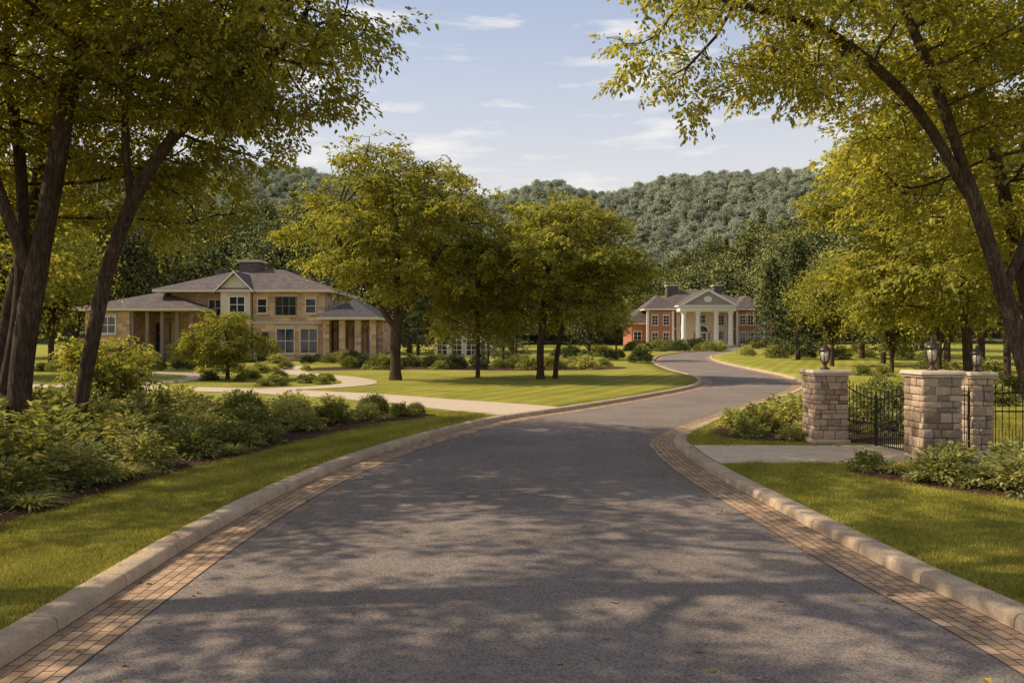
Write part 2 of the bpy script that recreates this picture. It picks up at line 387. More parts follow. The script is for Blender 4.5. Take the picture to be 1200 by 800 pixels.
def ribbon(name,C,side,prof,mat):
    s=np.concatenate([[0],np.cumsum(np.linalg.norm(np.diff(C,axis=0),axis=1))]); k=len(prof); V=[];U=[]
    for d,z in prof:
        c=offs(C,d,side); V.append(np.stack([c[:,0],c[:,1],T(c[:,0],c[:,1])+z],1)); U.append(np.stack([s,np.full(len(s),d+max(z,0))],1))
    V=np.stack(V,1).reshape(-1,3);U=np.stack(U,1).reshape(-1,2); n=len(C)
    i=np.arange(n-1)[:,None]*k; j=np.arange(k-1)[None]
    Fa=np.stack([i+j,i+j+1,i+k+j+1,i+k+j],-1).reshape(-1,4)
    if side<0: Fa=Fa[:,::-1]
    return obj(name,mk(name,V,Fa,uv=U),mat)
kp=[(0.55,-0.05),(0.565,0.085),(0.58,0.112),(0.61,0.128),(0.80,0.130),(0.845,0.118),(0.86,0.05)]
pv=[(-0.01,0.006),(0.28,0.0),(0.56,0.002)]
ribbon('paver_border',Lc,-1,pv,PAVER); ribbon('paver_border',Rc,1,pv,PAVER)
ribbon('kerb',Lc,-1,kp,KERB); ribbon('kerb',Rc,1,kp,KERB)
# ------------------------------------------------------------------ ground sheet
gy=np.concatenate([np.arange(-60,0,2.5),np.arange(0,30,0.4),np.arange(30,60,0.8),np.arange(60,160,2),np.arange(160,600,8),np.arange(600,3100,250)])
tt=np.linspace(0,1,46); fl=(np.exp(5*tt)-1)/(np.exp(5)-1)
el=xL(gy,0.82); er=xR(gy,0.82); dip=np.where(gy<142.5,1,0)
rows=[]
for q,y in enumerate(gy):
    lx=el[q]-fl[::-1]*1500; rx=er[q]+fl*1500
    xs=np.concatenate([lx,[el[q]+0.04,er[q]-0.04],rx]); zz=G(xs,y)
    zz[46]-=0.25*dip[q]; zz[47]-=0.25*dip[q]
    rows.append(np.stack([xs,np.full(len(xs),y),zz],1))
k=len(rows[0]); V=np.vstack(rows); i=np.arange(len(gy)-1)[:,None]*k; j=np.arange(k-1)[None]
Fa=np.stack([i+j,i+j+1,i+k+j+1,i+k+j],-1).reshape(-1,4)
cy=V[Fa[:,0],1]; mi=(cy>172).astype(int)
obj('ground',mk('ground',V,Fa,smooth=True,mi=mi),[LAWN,FLOOR])
# ------------------------------------------------------------------ flat sheets
def sheet(name,poly,mat,z=0.012,res=0.5,smoothp=True,mound=0.0):
    p=catmull(list(poly)+[poly[0]],6)[:-1] if smoothp else np.array(poly,float)
    import bmesh
    bm=bmesh.new(); vs=[bm.verts.new((x,y,0)) for x,y in p]; f=bm.faces.new(vs)
    x0,y0=p.min(0);x1,y1=p.max(0)
    for g in np.arange(math.ceil(x0/res)*res,x1,res): bmesh.ops.bisect_plane(bm,geom=bm.verts[:]+bm.edges[:]+bm.faces[:],plane_co=(g,0,0),plane_no=(1,0,0))
    for g in np.arange(math.ceil(y0/res)*res,y1,res): bmesh.ops.bisect_plane(bm,geom=bm.verts[:]+bm.edges[:]+bm.faces[:],plane_co=(0,g,0),plane_no=(0,1,0))
    bmesh.ops.recalc_face_normals(bm,faces=bm.faces[:])
    for v in bm.verts:
        e=0
        if mound>0 and not v.is_boundary: e=mound*(0.5+0.5*math.sin(v.co.x*3.1)*math.cos(v.co.y*2.7))
        v.co.z=float(G(v.co.x,v.co.y))+z+e
    if bm.faces and sum(f.normal.z for f in bm.faces)<0: bmesh.ops.reverse_faces(bm,faces=bm.faces[:])
    me=bpy.data.meshes.new(name); bm.to_mesh(me); bm.free()
    return obj(name,me,mat),p
def strip(name,C,w,mat,z=0.016):
    C=catmull(C,10); t=nrm(np.gradient(C,axis=0)); nn=np.stack([-t[:,1],t[:,0]],1); V=[]
    for d in (-1,-0.33,0.33,1):
        c=C+nn*d*w/2; V.append(np.stack([c[:,0],c[:,1],G(c[:,0],c[:,1])+z],1))
    V=np.stack(V,1).reshape(-1,3); k=4; i=np.arange(len(C)-1)[:,None]*k; j=np.arange(3)[None]
    obj(name,mk(name,V,np.stack([i+j+1,i+j,i+k+j,i+k+j+1],-1).reshape(-1,4)),mat)
    return C
sheets=[]
ry=np.linspace(14.95,17.6,7)
ap=[(float(xR(y,0.87)),float(y)) for y in ry]+[(7.4,17.6),(14,18.2),(30,22),(30,18),(14,15.9),(7.4,15.0)]
_,p=sheet('driveway_apron',ap,CONC,0.014,1.0,False); sheets.append(p)
ly=np.linspace(24.6,27.8,7)
ld=[(float(xL(y,0.87)),float(y)) for y in ly[::-1]]+[(-1.6,25.9),(-3.6,28.3),(-7,32.0),(-12,35.5),(-20,38.6),(-34,40.5),(-34,43),(-20,41.2),(-11.5,38.2),(-6,34.9),(-2.2,31.3),(0.6,28.9)]
_,p=sheet('side_driveway',ld,PATHM,0.014,2.0,False); sheets.append(p)
pc=strip('garden_path',[(-11.5,37.4),(-8.8,40.5),(-8.4,44),(-10.5,49),(-14.5,54),(-17,60),(-18,66)],1.9,PATHM,0.020)
pc2=strip('garden_path',[(-22,40),(-19,45),(-20,51),(-26,56),(-33,60)],1.6,PATHM,0.020)
bedL=[(-6.9,4.0),(-6.35,9.3),(-5.9,13.5),(-5.0,17.6),(-3.9,21.3),(-2.5,24.0),(-2.6,25.0),(-4.5,26.3),(-8,26.5),(-12,27),(-18,26),(-22,22),(-22,6),(-12,3)]
_,p=sheet('mulch_bed',bedL,MULCH,0.012,0.6,True,0.05); sheets.append(p)
bedR=[(5.9,14.3),(6.1,13.3),(7.0,11.8),(8.4,10.6),(11,9.7),(16,9.3),(17,14.0),(12,14.6),(8,14.7),(6.5,14.6)]
_,p=sheet('mulch_bed',bedR,MULCH,0.012,0.6,True,0.05); sheets.append(p)
bedI=[(5.4,18.3),(7.6,17.95),(9.5,18.8),(12,21),(13,25),(11,26.5),(8.3,23.5),(5.7,21.5),(4.9,19.8)]
_,p=sheet('mulch_bed',bedI,MULCH,0.012,0.6,True,0.05); sheets.append(p)
bedC=[(-15,58),(-8,60),(0,58),(7,60),(9,64),(3,67),(-6,67),(-15,64)]
_,p=sheet('mulch_bed',bedC,MULCH,0.012,1.5,True); sheets.append(p)
# ------------------------------------------------------------------ grass
obs=[]
for q in range(4):
    nb=110; P=np.stack([rng.uniform(-0.2,0.2,nb),rng.uniform(-0.2,0.2,nb),np.full(nb,-0.005)],1)
    h=rng.uniform(0.022,0.055,nb); yaw=rng.uniform(0,6.28,nb); wv=np.stack([np.cos(yaw),np.sin(yaw),0*yaw],1)*0.0045
    ln=rng.normal(0,0.5,(nb,2)); tip=P+np.stack([ln[:,0]*h,ln[:,1]*h,h],1)
    V=np.stack([P-wv,P+wv,tip],1).reshape(-1,3)
    obs.append(variant(f'gp_{q}',mk('gp',V,np.arange(nb*3).reshape(-1,3),lv=np.repeat(rng.random(nb),3)),GRASS))
GC=newcoll(obs,'grass_patches')
n=32000; yy=4+ (rng.random(n)**1.5)*22; xx=rng.uniform(-0.72,0.72,n)*yy+rng.uniform(-1,1,n)
ok=(xx<xL(yy,0.90))|(xx>xR(yy,0.90))
for p in sheets: ok&=~inpoly(xx,yy,p)
xx=xx[ok];yy=yy[ok]; n=len(xx); print('grass',n)
scatter('lawn_grass',np.stack([xx,yy,G(xx,yy)],1),np.stack([0*xx,0*xx,rng.uniform(0,6.28,n)],1),rng.uniform(0.8,1.3,n)*(1+np.clip(yy-12,0,20)*0.02),rng.integers(0,4,n),GC)
# scattered fallen leaves on road, kerb and verge
n=300; yy=rng.uniform(4.5,24,n); side=rng.random(n); 
xx=np.where(side<0.4,xL(yy)-rng.exponential(0.5,n)+0.5,np.where(side<0.8,xR(yy)+rng.exponential(0.5,n)-0.5,rng.uniform(-3,3.3,n)))
zz=np.where((xx<xL(yy,0.56))|(xx>xR(yy,0.56)),0.135,0.0)+T(xx,yy)+0.012+np.where((xx>xL(yy))&(xx<xR(yy)),0.045,0)
V,Fa,lv=leaves(np.stack([xx,yy,zz],1),np.stack([rng.normal(size=n),rng.normal(size=n),np.zeros(n)],1),np.stack([rng.normal(0,.15,n),rng.normal(0,.15,n),np.ones(n)],1),rng.uniform(0.05,0.09,n),rng.uniform(0.03,0.05,n),0.15)
DRY=leafmat('dry_leaf',(0.16,0.09,0.03),(0.34,0.22,0.06),(0.5,0.38,0.10),0.0,0)
obj('fallen_leaves',mk('fallen_leaves',V,Fa,lv=lv),DRY)
# ------------------------------------------------------------------ shrubs
def shrub_mesh(name,kind):
    parts=[]
    if kind=='round':
        ns=130
        for _ in range(ns):
            q=rng.normal(size=3); q[2]=abs(q[2])*0.9; q/=np.linalg.norm(q); b=1+0.16*math.sin(q[0]*5+1)*math.cos(q[1]*6)
            c=q*np.array([0.5,0.5,0.62])*b*rng.uniform(0.72,1.0)+[0,0,0.14]
            P=c+rng.normal(0,0.065,(22,3)); d=nrm(q+rng.normal(0,0.6,(22,3))+[0,0,0.3]); nn=q+rng.normal(0,0.6,(22,3))
            parts.append(leaves(P,d,nn,rng.uniform(0.06,0.095,22),rng.uniform(0.035,0.05,22)))
    elif kind=='feather':
        for _ in range(80):
            yaw=rng.uniform(0,6.28); pit=rng.uniform(0.15,1.45); L=rng.uniform(0.55,0.95)
            V,Fa,lv=spray_arr(30,0.55,0.12,0.045)
            cp,sp=math.cos(pit),math.sin(pit); base=np.array([cp,0,sp])*rng.uniform(0.1,0.45)*L
            x=V[:,0]*cp-V[:,2]*sp; z=V[:,0]*sp+V[:,2]*cp; V=np.stack([x,V[:,1],z],1)+base
            V[:,2]-=0.25*(V[:,0]**2)
            cy_,sy=math.cos(yaw),math.sin(yaw); V=np.stack([V[:,0]*cy_-V[:,1]*sy,V[:,0]*sy+V[:,1]*cy_,np.maximum(V[:,2],0.01)],1)
            parts.append((V,Fa,lv))
    else: # blades
        nb=520; yaw=rng.uniform(0,6.28,nb); L=rng.uniform(0.5,0.95,nb); pit=rng.uniform(0.7,1.5,nb); w=rng.uniform(0.012,0.022,nb)
        hd=np.stack([np.cos(yaw),np.sin(yaw),0*yaw],1); sd_=np.stack([-np.sin(yaw),np.cos(yaw),0*yaw],1)
        rt=rng.uniform(0,0.14,nb)[:,None]*hd; pts=[]
        for s in (0,0.35,0.7,1.0):
            rr=(L*np.cos(pit)*s+0.35*L*s*s)[:,None]*hd; z=L*np.sin(pit)*s-0.45*L*s**2.5
            c=rt+rr+np.stack([0*z,0*z,z],1); ww=(w*(1-s*0.9))[:,None]*sd_; pts+= [c-ww,c+ww]
        V=np.stack(pts,1).reshape(-1,3); b=np.arange(nb)[:,None]*8
        Fa=np.concatenate([b+np.array([[0,1,3,2]]),b+np.array([[2,3,5,4]]),b+np.array([[4,5,7,6]])])
        parts.append((V,Fa,np.repeat(rng.random(nb),8)))
    V,Fa,lv=merge(parts)
    return mk(name,V,Fa,lv=lv)
SH=[]
for nm,kd,mt in [('boxwood_shrub','round',SHRUB_A),('boxwood_shrub','round',LEAF_DARK),('leafy_shrub','feather',SHRUB_A),('leafy_shrub','feather',SHRUB_B),('ornamental_grass','blade',SHRUB_B),('leafy_shrub','feather',SHRUB_A)]:
    me=shrub_mesh(nm,kd); me.materials.append(mt); SH.append((nm,me))
def shrub(x,y,s,v,sz=1.0):
    nm,me=SH[v]; o=bpy.data.objects.new(nm,me); COL.objects.link(o)
    o.location=(x,y,float(G(x,y))-0.02); o.rotation_euler=(0,0,random.uniform(0,6.28)); o.scale=(s,s*random.uniform(0.9,1.1),s*sz)
for (x,y,s,v) in [(-6.9,9.6,0.8,2),(-7.6,9.0,1.1,3),(-7.9,10.6,1.2,2),(-7.1,11.2,0.8,5),(-6.9,12.6,0.95,3),(-8.3,12.2,1.3,2),(-9.4,11.5,1.5,5),(-7.9,13.8,1.15,2),(-6.7,14.3,0.85,3),(-9.6,13.8,1.6,3),(-6.4,15.8,0.85,2),(-7.6,15.8,1.1,3),(-9,15.6,1.4,2),(-6.0,17.2,0.75,5),(-7.0,17.8,1.0,3),(-8.3,17.6,1.3,2),(-5.9,18.9,0.7,0),(-6.6,20,0.9,2),(-5.3,20.4,0.7,3),(-7.9,20,1.1,3),(-5.0,22,0.75,5),(-6.2,22.2,0.9,3),(-7.5,22.3,1.0,0),(-4.2,23,0.65,3),(-3.4,24.1,0.6,2),(-4.3,24.8,0.8,0),(-5.5,24.4,0.85,2),(-6.8,24.6,0.95,3),(-3.0,24.8,0.5,0),(-8.4,24.8,1.0,5),(-10,22,1.3,2),(-10.5,25,1.2,3),(-12,20,1.5,2),(-13,24,1.3,5),(-11,17,1.4,5),(-12.2,15,1.5,2),(-11,13,1.5,3),(-15,22,1.5,2),(-14,18,1.6,3),(-16.5,25,1.3,2),(-10.2,19.5,1.2,3),(-7.0,8.0,0.8,5),(-7.8,7.2,1.0,2),(-6.4,13.3,0.55,4),(-5.7,16.2,0.5,4),(-9.0,9.2,1.3,2),(-6.6,10.9,0.55,4),(-5.5,18.0,0.55,3),(-7.4,12.0,0.8,4),(-6.9,16.7,0.8,0),(-8.9,13.0,1.2,4)]:
    shrub(x,y,s*1.12,v,0.92)
for (x,y,s,v) in [(6.6,13.8,0.5,4),(6.9,13.0,0.6,3),(7.7,13.9,0.6,5),(7.8,12.3,0.65,3),(8.6,13.6,0.7,2),(8.5,11.6,0.65,3),(9.4,13.2,0.8,3),(9.4,11.1,0.65,5),(10.2,12.4,0.8,2),(10.4,13.4,0.9,3),(10.3,10.8,0.7,3),(11.2,11.8,0.9,2),(11.8,13,1.0,5),(6.3,14.1,0.45,2),(12.5,11.5,0.9,3),(8.0,13.2,0.6,4),(8.9,12.5,0.7,2),(7.3,12.5,0.45,2),(8.0,11.7,0.45,4),(9.8,14.0,0.8,0),(7.4,13.4,0.55,2),(8.3,12.8,0.6,3),(9.7,12.0,0.7,3),(9.0,11.9,0.6,2)]:
    shrub(x,y,s*1.3,v,0.9)
for (x,y,s,v) in [(5.7,19.2,0.62,2),(6.3,20.4,0.9,5),(7.2,21.2,1.1,3),(6.5,18.5,0.5,3),(7.9,20.2,0.9,3),(6.0,21.4,0.7,3),(7.5,22.7,0.9,2),(9,22.5,1.0,5),(8.6,24.0,0.9,3),(10.5,23.5,1.1,2),(10.5,25.5,1.0,3),(9.3,19.6,0.8,2),(12,24.5,1.3,5),(12.5,27,1.4,0)]:
    shrub(x,y,s*1.05,v,0.95)
R=random.Random(3)
def belt(n,x0,x1,y0,y1,s0,s1,vs,szz=0.9):
    for _ in range(n):
        shrub(R.uniform(x0,x1),R.uniform(y0,y1),R.uniform(s0,s1),R.choice(vs),szz)
belt(22,-13,-1,60,66,1.0,1.7,[0,1,1,2]); belt(14,0,8,60,66,0.8,1.6,[0,2,3])
belt(24,-36,-14,69,74.5,1.0,1.7,[0,1,1,2,3]); belt(14,-24,-15,52,60,0.6,1.1,[0,1,2,3]); belt(10,-34,-24,56,66,0.7,1.3,[0,1,2])
belt(10,-13.5,-10,39,47,0.5,0.9,[0,3,2]); belt(6,-18,-15,43,49,0.5,0.9,[0,2])
belt(26,24,34,134,143,1.2,2.4,[0,1,2]); belt(18,41,54,132,146,1.2,2.6,[0,1,2]); belt(26,18,34,116,128,1.2,2.2,[0,1,2,3])
belt(16,26,42,78,100,1.2,2.4,[0,1,2,3]); belt(12,21,34,40,52,1.0,1.8,[0,2,3]); belt(12,13.5,24,27,36,0.8,1.3,[0,2,3,5])
belt(12,4,12,72,100,1.2,2.0,[0,1,2])
# ------------------------------------------------------------------ stone pillars, lanterns, gate, fence
def boxv(x0,x1,y0,y1,z0,z1):
    V=np.array([(x,y,z) for z in (z0,z1) for x,y in ((x0,y0),(x1,y0),(x1,y1),(x0,y1))],float)
    return V,np.array([(3,2,1,0),(4,5,6,7),(0,1,5,4),(1,2,6,5),(2,3,7,6),(3,0,4,7)])
def bev(o,w=0.01,s=2):
    m=o.modifiers.new('bevel','BEVEL'); m.width=w; m.segments=s; m.limit_method='ANGLE'
def lantern(parent,x,y,z,s=1.0):
    def lathe(nm,prof,mat,n=6,rot=0.0):
        ang=np.linspace(0,2*np.pi,n,endpoint=False)+rot; V=[];
        for r,h in prof: V.append(np.stack([r*s*np.cos(ang),r*s*np.sin(ang),np.full(n,h*s)],1))
        V=np.vstack(V); i=np.arange(len(prof)-1)[:,None]*n; j=np.arange(n)[None]; j2=(j+1)%n
        obj(nm,mk(nm,V,np.stack([i+j,i+j2,i+n+j2,i+n+j],-1).reshape(-1,4),smooth=n>8),mat,parent,(x,y,z))
    lathe('lantern_base',[(0.0,0),(0.10,0),(0.10,0.03),(0.05,0.05),(0.035,0.10),(0.06,0.13),(0.085,0.15),(0.085,0.17),(0,0.17)],BRONZE,12)
    lathe('lantern_glass',[(0.0,0.171),(0.075,0.171),(0.115,0.40),(0,0.40)],LGLASS,6)
    lathe('lantern_roof',[(0.0,0.401),(0.145,0.401),(0.15,0.42),(0.10,0.47),(0.055,0.52),(0.03,0.53),(0.025,0.56),(0.035,0.58),(0.0,0.62)],BRONZE,6)
    ps=[]
    for k in range(6):
        a_=k*math.pi/3; ps.append(tube([[0.08*s*math.cos(a_),0.08*s*math.sin(a_),0.165*s],[0.122*s*math.cos(a_),0.122*s*math.sin(a_),0.405*s]],[0.009*s]*2,4))
    V,Fa=merge(ps); obj('lantern_bars',mk('lantern_bars',V,Fa),BRONZE,parent,(x,y,z))
def pillar(x,y,w,h,rot=0.0,lamp=1.0):
    z0=float(G(x,y))-0.05
    e=bpy.data.objects.new('stone_gate_pillar',None); COL.objects.link(e); e.location=(x,y,z0); e.rotation_euler=(0,0,rot)
    core=w/2-0.035; V,Fa=boxv(-core,core,-core,core,0,h); obj('mortar_core',mk('core',V,Fa),MORTAR,e)
    parts=[]; z=0.16
    V,Fa=boxv(-w/2-.04,w/2+.04,-w/2-.04,w/2+.04,0,0.16); o=obj('plinth',mk('plinth',V,Fa),CAP,e); bev(o,0.015)
    while z<h-0.01:
        ch=min(random.choice([0.09,0.12,0.16,0.2]),h-z); 
        if h-z-ch<0.07: ch=h-z
        for side in range(4):
            s=-w/2
            while s<w/2-0.005:
                bw=min(random.uniform(0.14,0.36),w/2-s)
                if w/2-s-bw<0.09: bw=w/2-s
                pr=random.uniform(-0.008,0.014); g=0.006
                V,Fa=boxv(s+g,s+bw-g,-w/2-pr,-w/2+0.10,z+g,z+ch-g)
                V[:,:]+=rng.normal(0,0.0025,V.shape)
                c,sn=[(1,0),(0,1),(-1,0),(0,-1)][side]
                V=np.stack([V[:,0]*c-V[:,1]*sn,V[:,0]*sn+V[:,1]*c,V[:,2]],1)
                parts.append((V,Fa,np.full(8,random.random())))
                s+=bw
        z+=ch
    V,Fa,lv=merge(parts); o=obj('stone_blocks',mk('stone_blocks',V,Fa,lv=lv),PSTONE,e); bev(o,0.010,2)
    V,Fa=boxv(-w/2-.035,w/2+.035,-w/2-.035,w/2+.035,h+0.002,h+0.05); o=obj('cap_course',mk('cc',V,Fa),CAP,e); bev(o,0.01)
    V,Fa=boxv(-w/2-.075,w/2+.075,-w/2-.075,w/2+.075,h+0.052,h+0.13); V[4:,:2]*=0.93; o=obj('cap_slab',mk('cap',V,Fa),CAP,e); bev(o,0.018)
    if lamp: lantern(e,0,0,h+0.13,lamp)
    return e
pillar(7.15,18.2,0.76,1.58,0.0,1.05)
pillar(8.15,15.45,0.74,1.66,0.0,1.05)
pillar(9.45,16.2,0.44,1.60,0.0,0.9)
def ironwork(name,p0,p1,h0,htop,n,z,rails):
    e=bpy.data.objects.new(name,None); COL.objects.link(e); e.location=(p0[0],p0[1],z)
    d=np.array([p1[0]-p0[0],p1[1]-p0[1]],float); ps=[]; rl=[]; sp=[]
    for i in range(n+1):
        t=i/n; x,y=d*t; ht=htop(t); ps.append(tube([[x,y,h0],[x,y,ht]],[0.009 if 0<i<n else 0.022]*2,6))
        sp.append(tube([[x,y,ht],[x,y,ht+0.02],[x,y,ht+0.045],[x,y,ht+0.11]],[0.006,0.010,0.016,0.001],6))
        if i<n: 
            xm,ym=d*(t+0.5/n); ps.append(tube([[xm,ym,h0],[xm,ym,h0+0.45]],[0.007]*2,5))
    for rz in rails:
        path=[[d[0]*t,d[1]*t,(rz if rz<0.9 else htop(t)+rz-1.08)] for t in np.linspace(0,1,16)]
        rl.append(tube(path,[0.017]*16,6))
    for nm,q in (('bars',ps),('rails',rl),('spear_tips',sp)):
        V,Fa=merge(q); obj(nm,mk(nm,V,Fa,smooth=True),IRON,e)
g0=float(G(7.3,16))
ironwork('iron_gate',(7.53,17.95),(7.72,16.92),0.08,lambda t:1.38-0.22*math.sin(t*math.pi/2),8,g0,[0.12,0.55,1.0])
ironwork('iron_gate',(7.73,16.88),(7.92,15.88),0.08,lambda t:1.16+0.22*(1-math.cos(t*math.pi/2)),8,g0,[0.12,0.55,1.0])
ironwork('iron_fence',(9.7,16.2),(14.4,15.8),0.06,lambda t:1.33,36,g0,[0.14,1.0,0.88])
ironwork('iron_fence',(14.4,15.8),(20,15.4),0.06,lambda t:1.33,42,g0,[0.14,1.0,0.88])
ironwork('iron_fence',(8.55,15.65),(9.2,16.05),0.06,lambda t:1.30,5,g0,[0.14,1.0])
# ------------------------------------------------------------------ buildings
class B:
    def __init__(s,name,loc):
        s.e=bpy.data.objects.new(name,None); COL.objects.link(s.e); s.e.location=loc; s.b={}; s.l=np.array(loc)
    def add(s,key,mat,VF):
        V,Fa=VF; V=V-s.l; s.b.setdefault(key,[mat,[],[]]); m,v,f=s.b[key]; o=len(v)
        v.extend(V.tolist()); f.extend([[int(i)+o for i in q] for q in Fa])
    def box(s,key,mat,*a): s.add(key,mat,boxv(*a))
    def win(s,xa,xb,za,zb,y,nx=2,nz=2,frame=WHITE,fw=0.09,sill=True):
        s.box('window_glass',GLASS,xa,xb,y-0.02,y+0.05,za,zb)
        fk='window_frames_'+frame.name
        for a_ in (xa-fw,xb): s.box(fk,frame,a_,a_+fw,y-0.10,y+0.03,za-fw,zb+fw)
        s.box(fk,frame,xa,xb,y-0.098,y+0.03,zb,zb+fw); s.box(fk,frame,xa,xb,y-0.098,y+0.03,za-fw,za)
        for i in range(1,nx): c=xa+(xb-xa)*i/nx; s.box(fk,frame,c-0.03,c+0.03,y-0.06,y-0.021,za,zb)
        for i in range(1,nz): c=za+(zb-za)*i/nz; s.box(fk,frame,xa,xb,y-0.055,y-0.022,c-0.03,c+0.03)
        if sill: 
            s.box('sills',CAP,xa-0.2,xb+0.2,y-0.16,y+0.02,za-fw-0.13,za-fw-0.003); s.box('lintels',CAP,xa-0.2,xb+0.2,y-0.12,y+0.02,zb+fw+0.003,zb+fw+0.25)
    def hip(s,key,mat,x0,x1,y0,y1,z0,z1,oh=0.5,trim=TRIM,inset=None,gable=False):
        x0-=oh;x1+=oh;y0-=oh;y1+=oh; cy=(y0+y1)/2
        if (x1-x0)>=(y1-y0):
            ins=inset if inset is not None else min((y1-y0)/2,(x1-x0)/2-0.05); V=[(x0,y0,z0),(x1,y0,z0),(x1,y1,z0),(x0,y1,z0),(x0+ins,cy,z1),(x1-ins,cy,z1)]
            Fa=[(0,1,5,4),(1,2,5),(2,3,4,5),(3,0,4)]
        else:
            cx=(x0+x1)/2; ins=inset if inset is not None else (x1-x0)/2; V=[(x0,y0,z0),(x1,y0,z0),(x1,y1,z0),(x0,y1,z0),(cx,y0+ins,z1),(cx,y1-ins,z1)]
            Fa=[(0,1,4),(1,2,5,4),(2,3,5),(3,0,4,5)]
        s.add(key,mat,(np.array(V,float),Fa))
        s.box('fascia_'+trim.name,trim,x0+0.03,x1-0.03,y0+0.03,y1-0.03,z0-0.26,z0-0.004)
    def gable(s,x0,x1,y0,y1,z0,z1,mat,wall,trim,oh=0.4):
        cx=(x0+x1)/2; sl=(z1-z0)/(cx-x0)
        s.add('gable_wall',wall,(np.array([(x0,y0,z0),(x1,y0,z0),(cx,y0,z1)],float),[(0,1,2)]))
        for sg,xa in ((1,x0-oh),(-1,x1+oh)):
            zb=z0-oh*sl; t=0.18
            V=np.array([(xa,y0-oh,zb+0.1),(cx,y0-oh,z1+0.1),(cx,y1,z1+0.1),(xa,y1,zb+0.1),(xa,y0-oh,zb+0.1-t),(cx,y0-oh,z1+0.1-t),(cx,y1,z1+0.1-t),(xa,y1,zb+0.1-t)])
            s.add('gable_roof',mat,(V,[(0,1,2,3),(7,6,5,4),(3,7,4,0)])); s.add('gable_trim',trim,(V+np.array([0,-0.02,0]),[(0,4,5,1)]))
    def fin(s):
        for k,(m,v,f) in s.b.items():
            me=bpy.data.meshes.new(k); me.from_pydata(v,[],f); me.update(); obj(k,me,m,s.e)
s=0.0836
X=lambda u:(u-600)*s
gz=0.3
b=B('stone_house',(-27,80,gz))
b.box('walls',STONEW,X(196),X(298),79.0,89,gz,7.2); b.box('walls',STONEW,X(298),X(382),77.6,89.0,gz,7.25)
b.hip('roof',SHING,X(192),X(384),77.6,89.2,7.45,9.9,0.7,CREAM)
b.box('bay_wall',CREAM,X(262),X(296),77.2,79.0,gz,7.6)
b.gable(X(261),X(297),77.15,83,7.6,9.1,SHING,CREAM,WHITE)
b.win(X(273),X(290),4.5,6.7,77.2,2,3,WHITE); b.win(X(273),X(290),1.3,3.4,77.2,2,2,WHITE)
b.win(X(241),X(255),4.9,6.5,79.0,2,2,WHITE)
b.win(X(325),X(348),5.0,6.7,77.6,3,2,TRIM); b.win(X(360),X(371),5.2,6.5,77.6,1,2,CREAM); b.win(X(304),X(314),5.2,6.5,77.6,1,2,CREAM)
b.win(X(354),X(373),1.3,3.6,77.6,2,2,CREAM); b.win(X(326),X(346),1.3,3.6,77.6,2,2,CREAM)
b.box('door',DARKW,X(303),X(316),77.52,77.65,gz,3.3)
b.box('string_course',CAP,X(296)+0.02,X(383),77.5,77.65,4.1,4.32)
b.box('chimney',SHING,X(262),X(287),82.5,84.5,7,10.6); b.box('chimney_cap',CAP,X(260),X(289),82.3,84.7,10.6,10.85)
b.box('chimney',STONEW,X(222),X(232),84.5,86,7,10.0)
b.box('walls',STONEW,X(118),X(168),75.2,85,gz,5.2); b.box('walls',STONEW,X(168),X(240),79.4,85,gz,5.2)
b.hip('roof_wing',SHING,X(116),X(242),75.2,85.5,5.55,7.4,0.7,CREAM)
b.win(X(135),X(152),3.2,4.7,75.2,2,2,WHITE)
for u in (180,197,214,231): b.win(X(u-4),X(u+4),1.3,4.2,79.4,2,3,TRIM)
for u in (170,187,204,221,237): b.box('porch_posts',TRIM,X(u)-0.16,X(u)+0.16,75.3,75.65,gz,5.28)
b.box('porch_rail',TRIM,X(170),X(237),75.4,75.5,1.3,1.42)
for k in range(44): xx_=X(171)+k*(X(236)-X(171))/43; b.box('porch_rail',TRIM,xx_-0.02,xx_+0.02,75.43,75.47,gz,1.3)
b.box('walls',STONEW,X(384),X(444),80.5,87,gz,4.4); b.hip('roof_wing_dark',SHING2,X(384),X(442),76.2,87,4.75,6.6,0.6,CREAM)
for u in (387,405,423,440): b.box('porch_posts_stone',STONEW,X(u)-0.28,X(u)+0.28,76.3,76.85,gz,4.48)
for u in (396,414,431): b.win(X(u-5),X(u+5),1.2,3.9,80.5,2,3,TRIM)
b.box('porch_rail',TRIM,X(387),X(441),76.45,76.55,1.2,1.3)
for k in range(36): xx_=X(387)+k*(X(440)-X(387))/35; b.box('porch_rail',TRIM,xx_-0.02,xx_+0.02,76.47,76.52,gz,1.2)
b.box('walls',STONEW,X(150),X(225),89.2,97,gz,7.6); b.hip('roof_rear',SHING,X(150),X(225),89.2,97,7.8,9.6,0.6)
b.fin()
b=B('garden_pavilion',(-5.6,92,0.5)); b.box('walls',CREAM,-9.0,-2.0,93,98,0.4,3.6)
b.hip('roof',SHING,-9.2,-1.8,92.5,98.5,3.85,5.0,0.4)
for k in range(4): b.win(-8.7+k*1.7,-7.6+k*1.7,0.8,3.2,93.0,2,4,WHITE)
b.fin()
s2=0.1608
X=lambda u:(u-600)*s2
gz=1.2; y0=150.
b=B('brick_mansion',(35.7,y0,gz))
b.box('brick_walls',BRICK,X(764),X(893),y0,y0+16,gz,8.1); b.box('brick_walls',BRICK,X(742),X(762),y0+2,y0+14,gz,5.6); b.box('brick_walls',BRICK,X(895),X(912),y0+2,y0+14,gz,5.6)
b.hip('roof',SHING,X(762),X(895),y0,y0+16,8.5,12.6,0.8,WHITE); b.hip('roof_wing',SHING,X(741),X(765),y0+1.5,y0+14.5,5.9,8.6,0.5,WHITE); b.hip('roof_wing',SHING,X(893),X(914),y0+1.5,y0+14.5,5.9,8.3,0.5,WHITE)
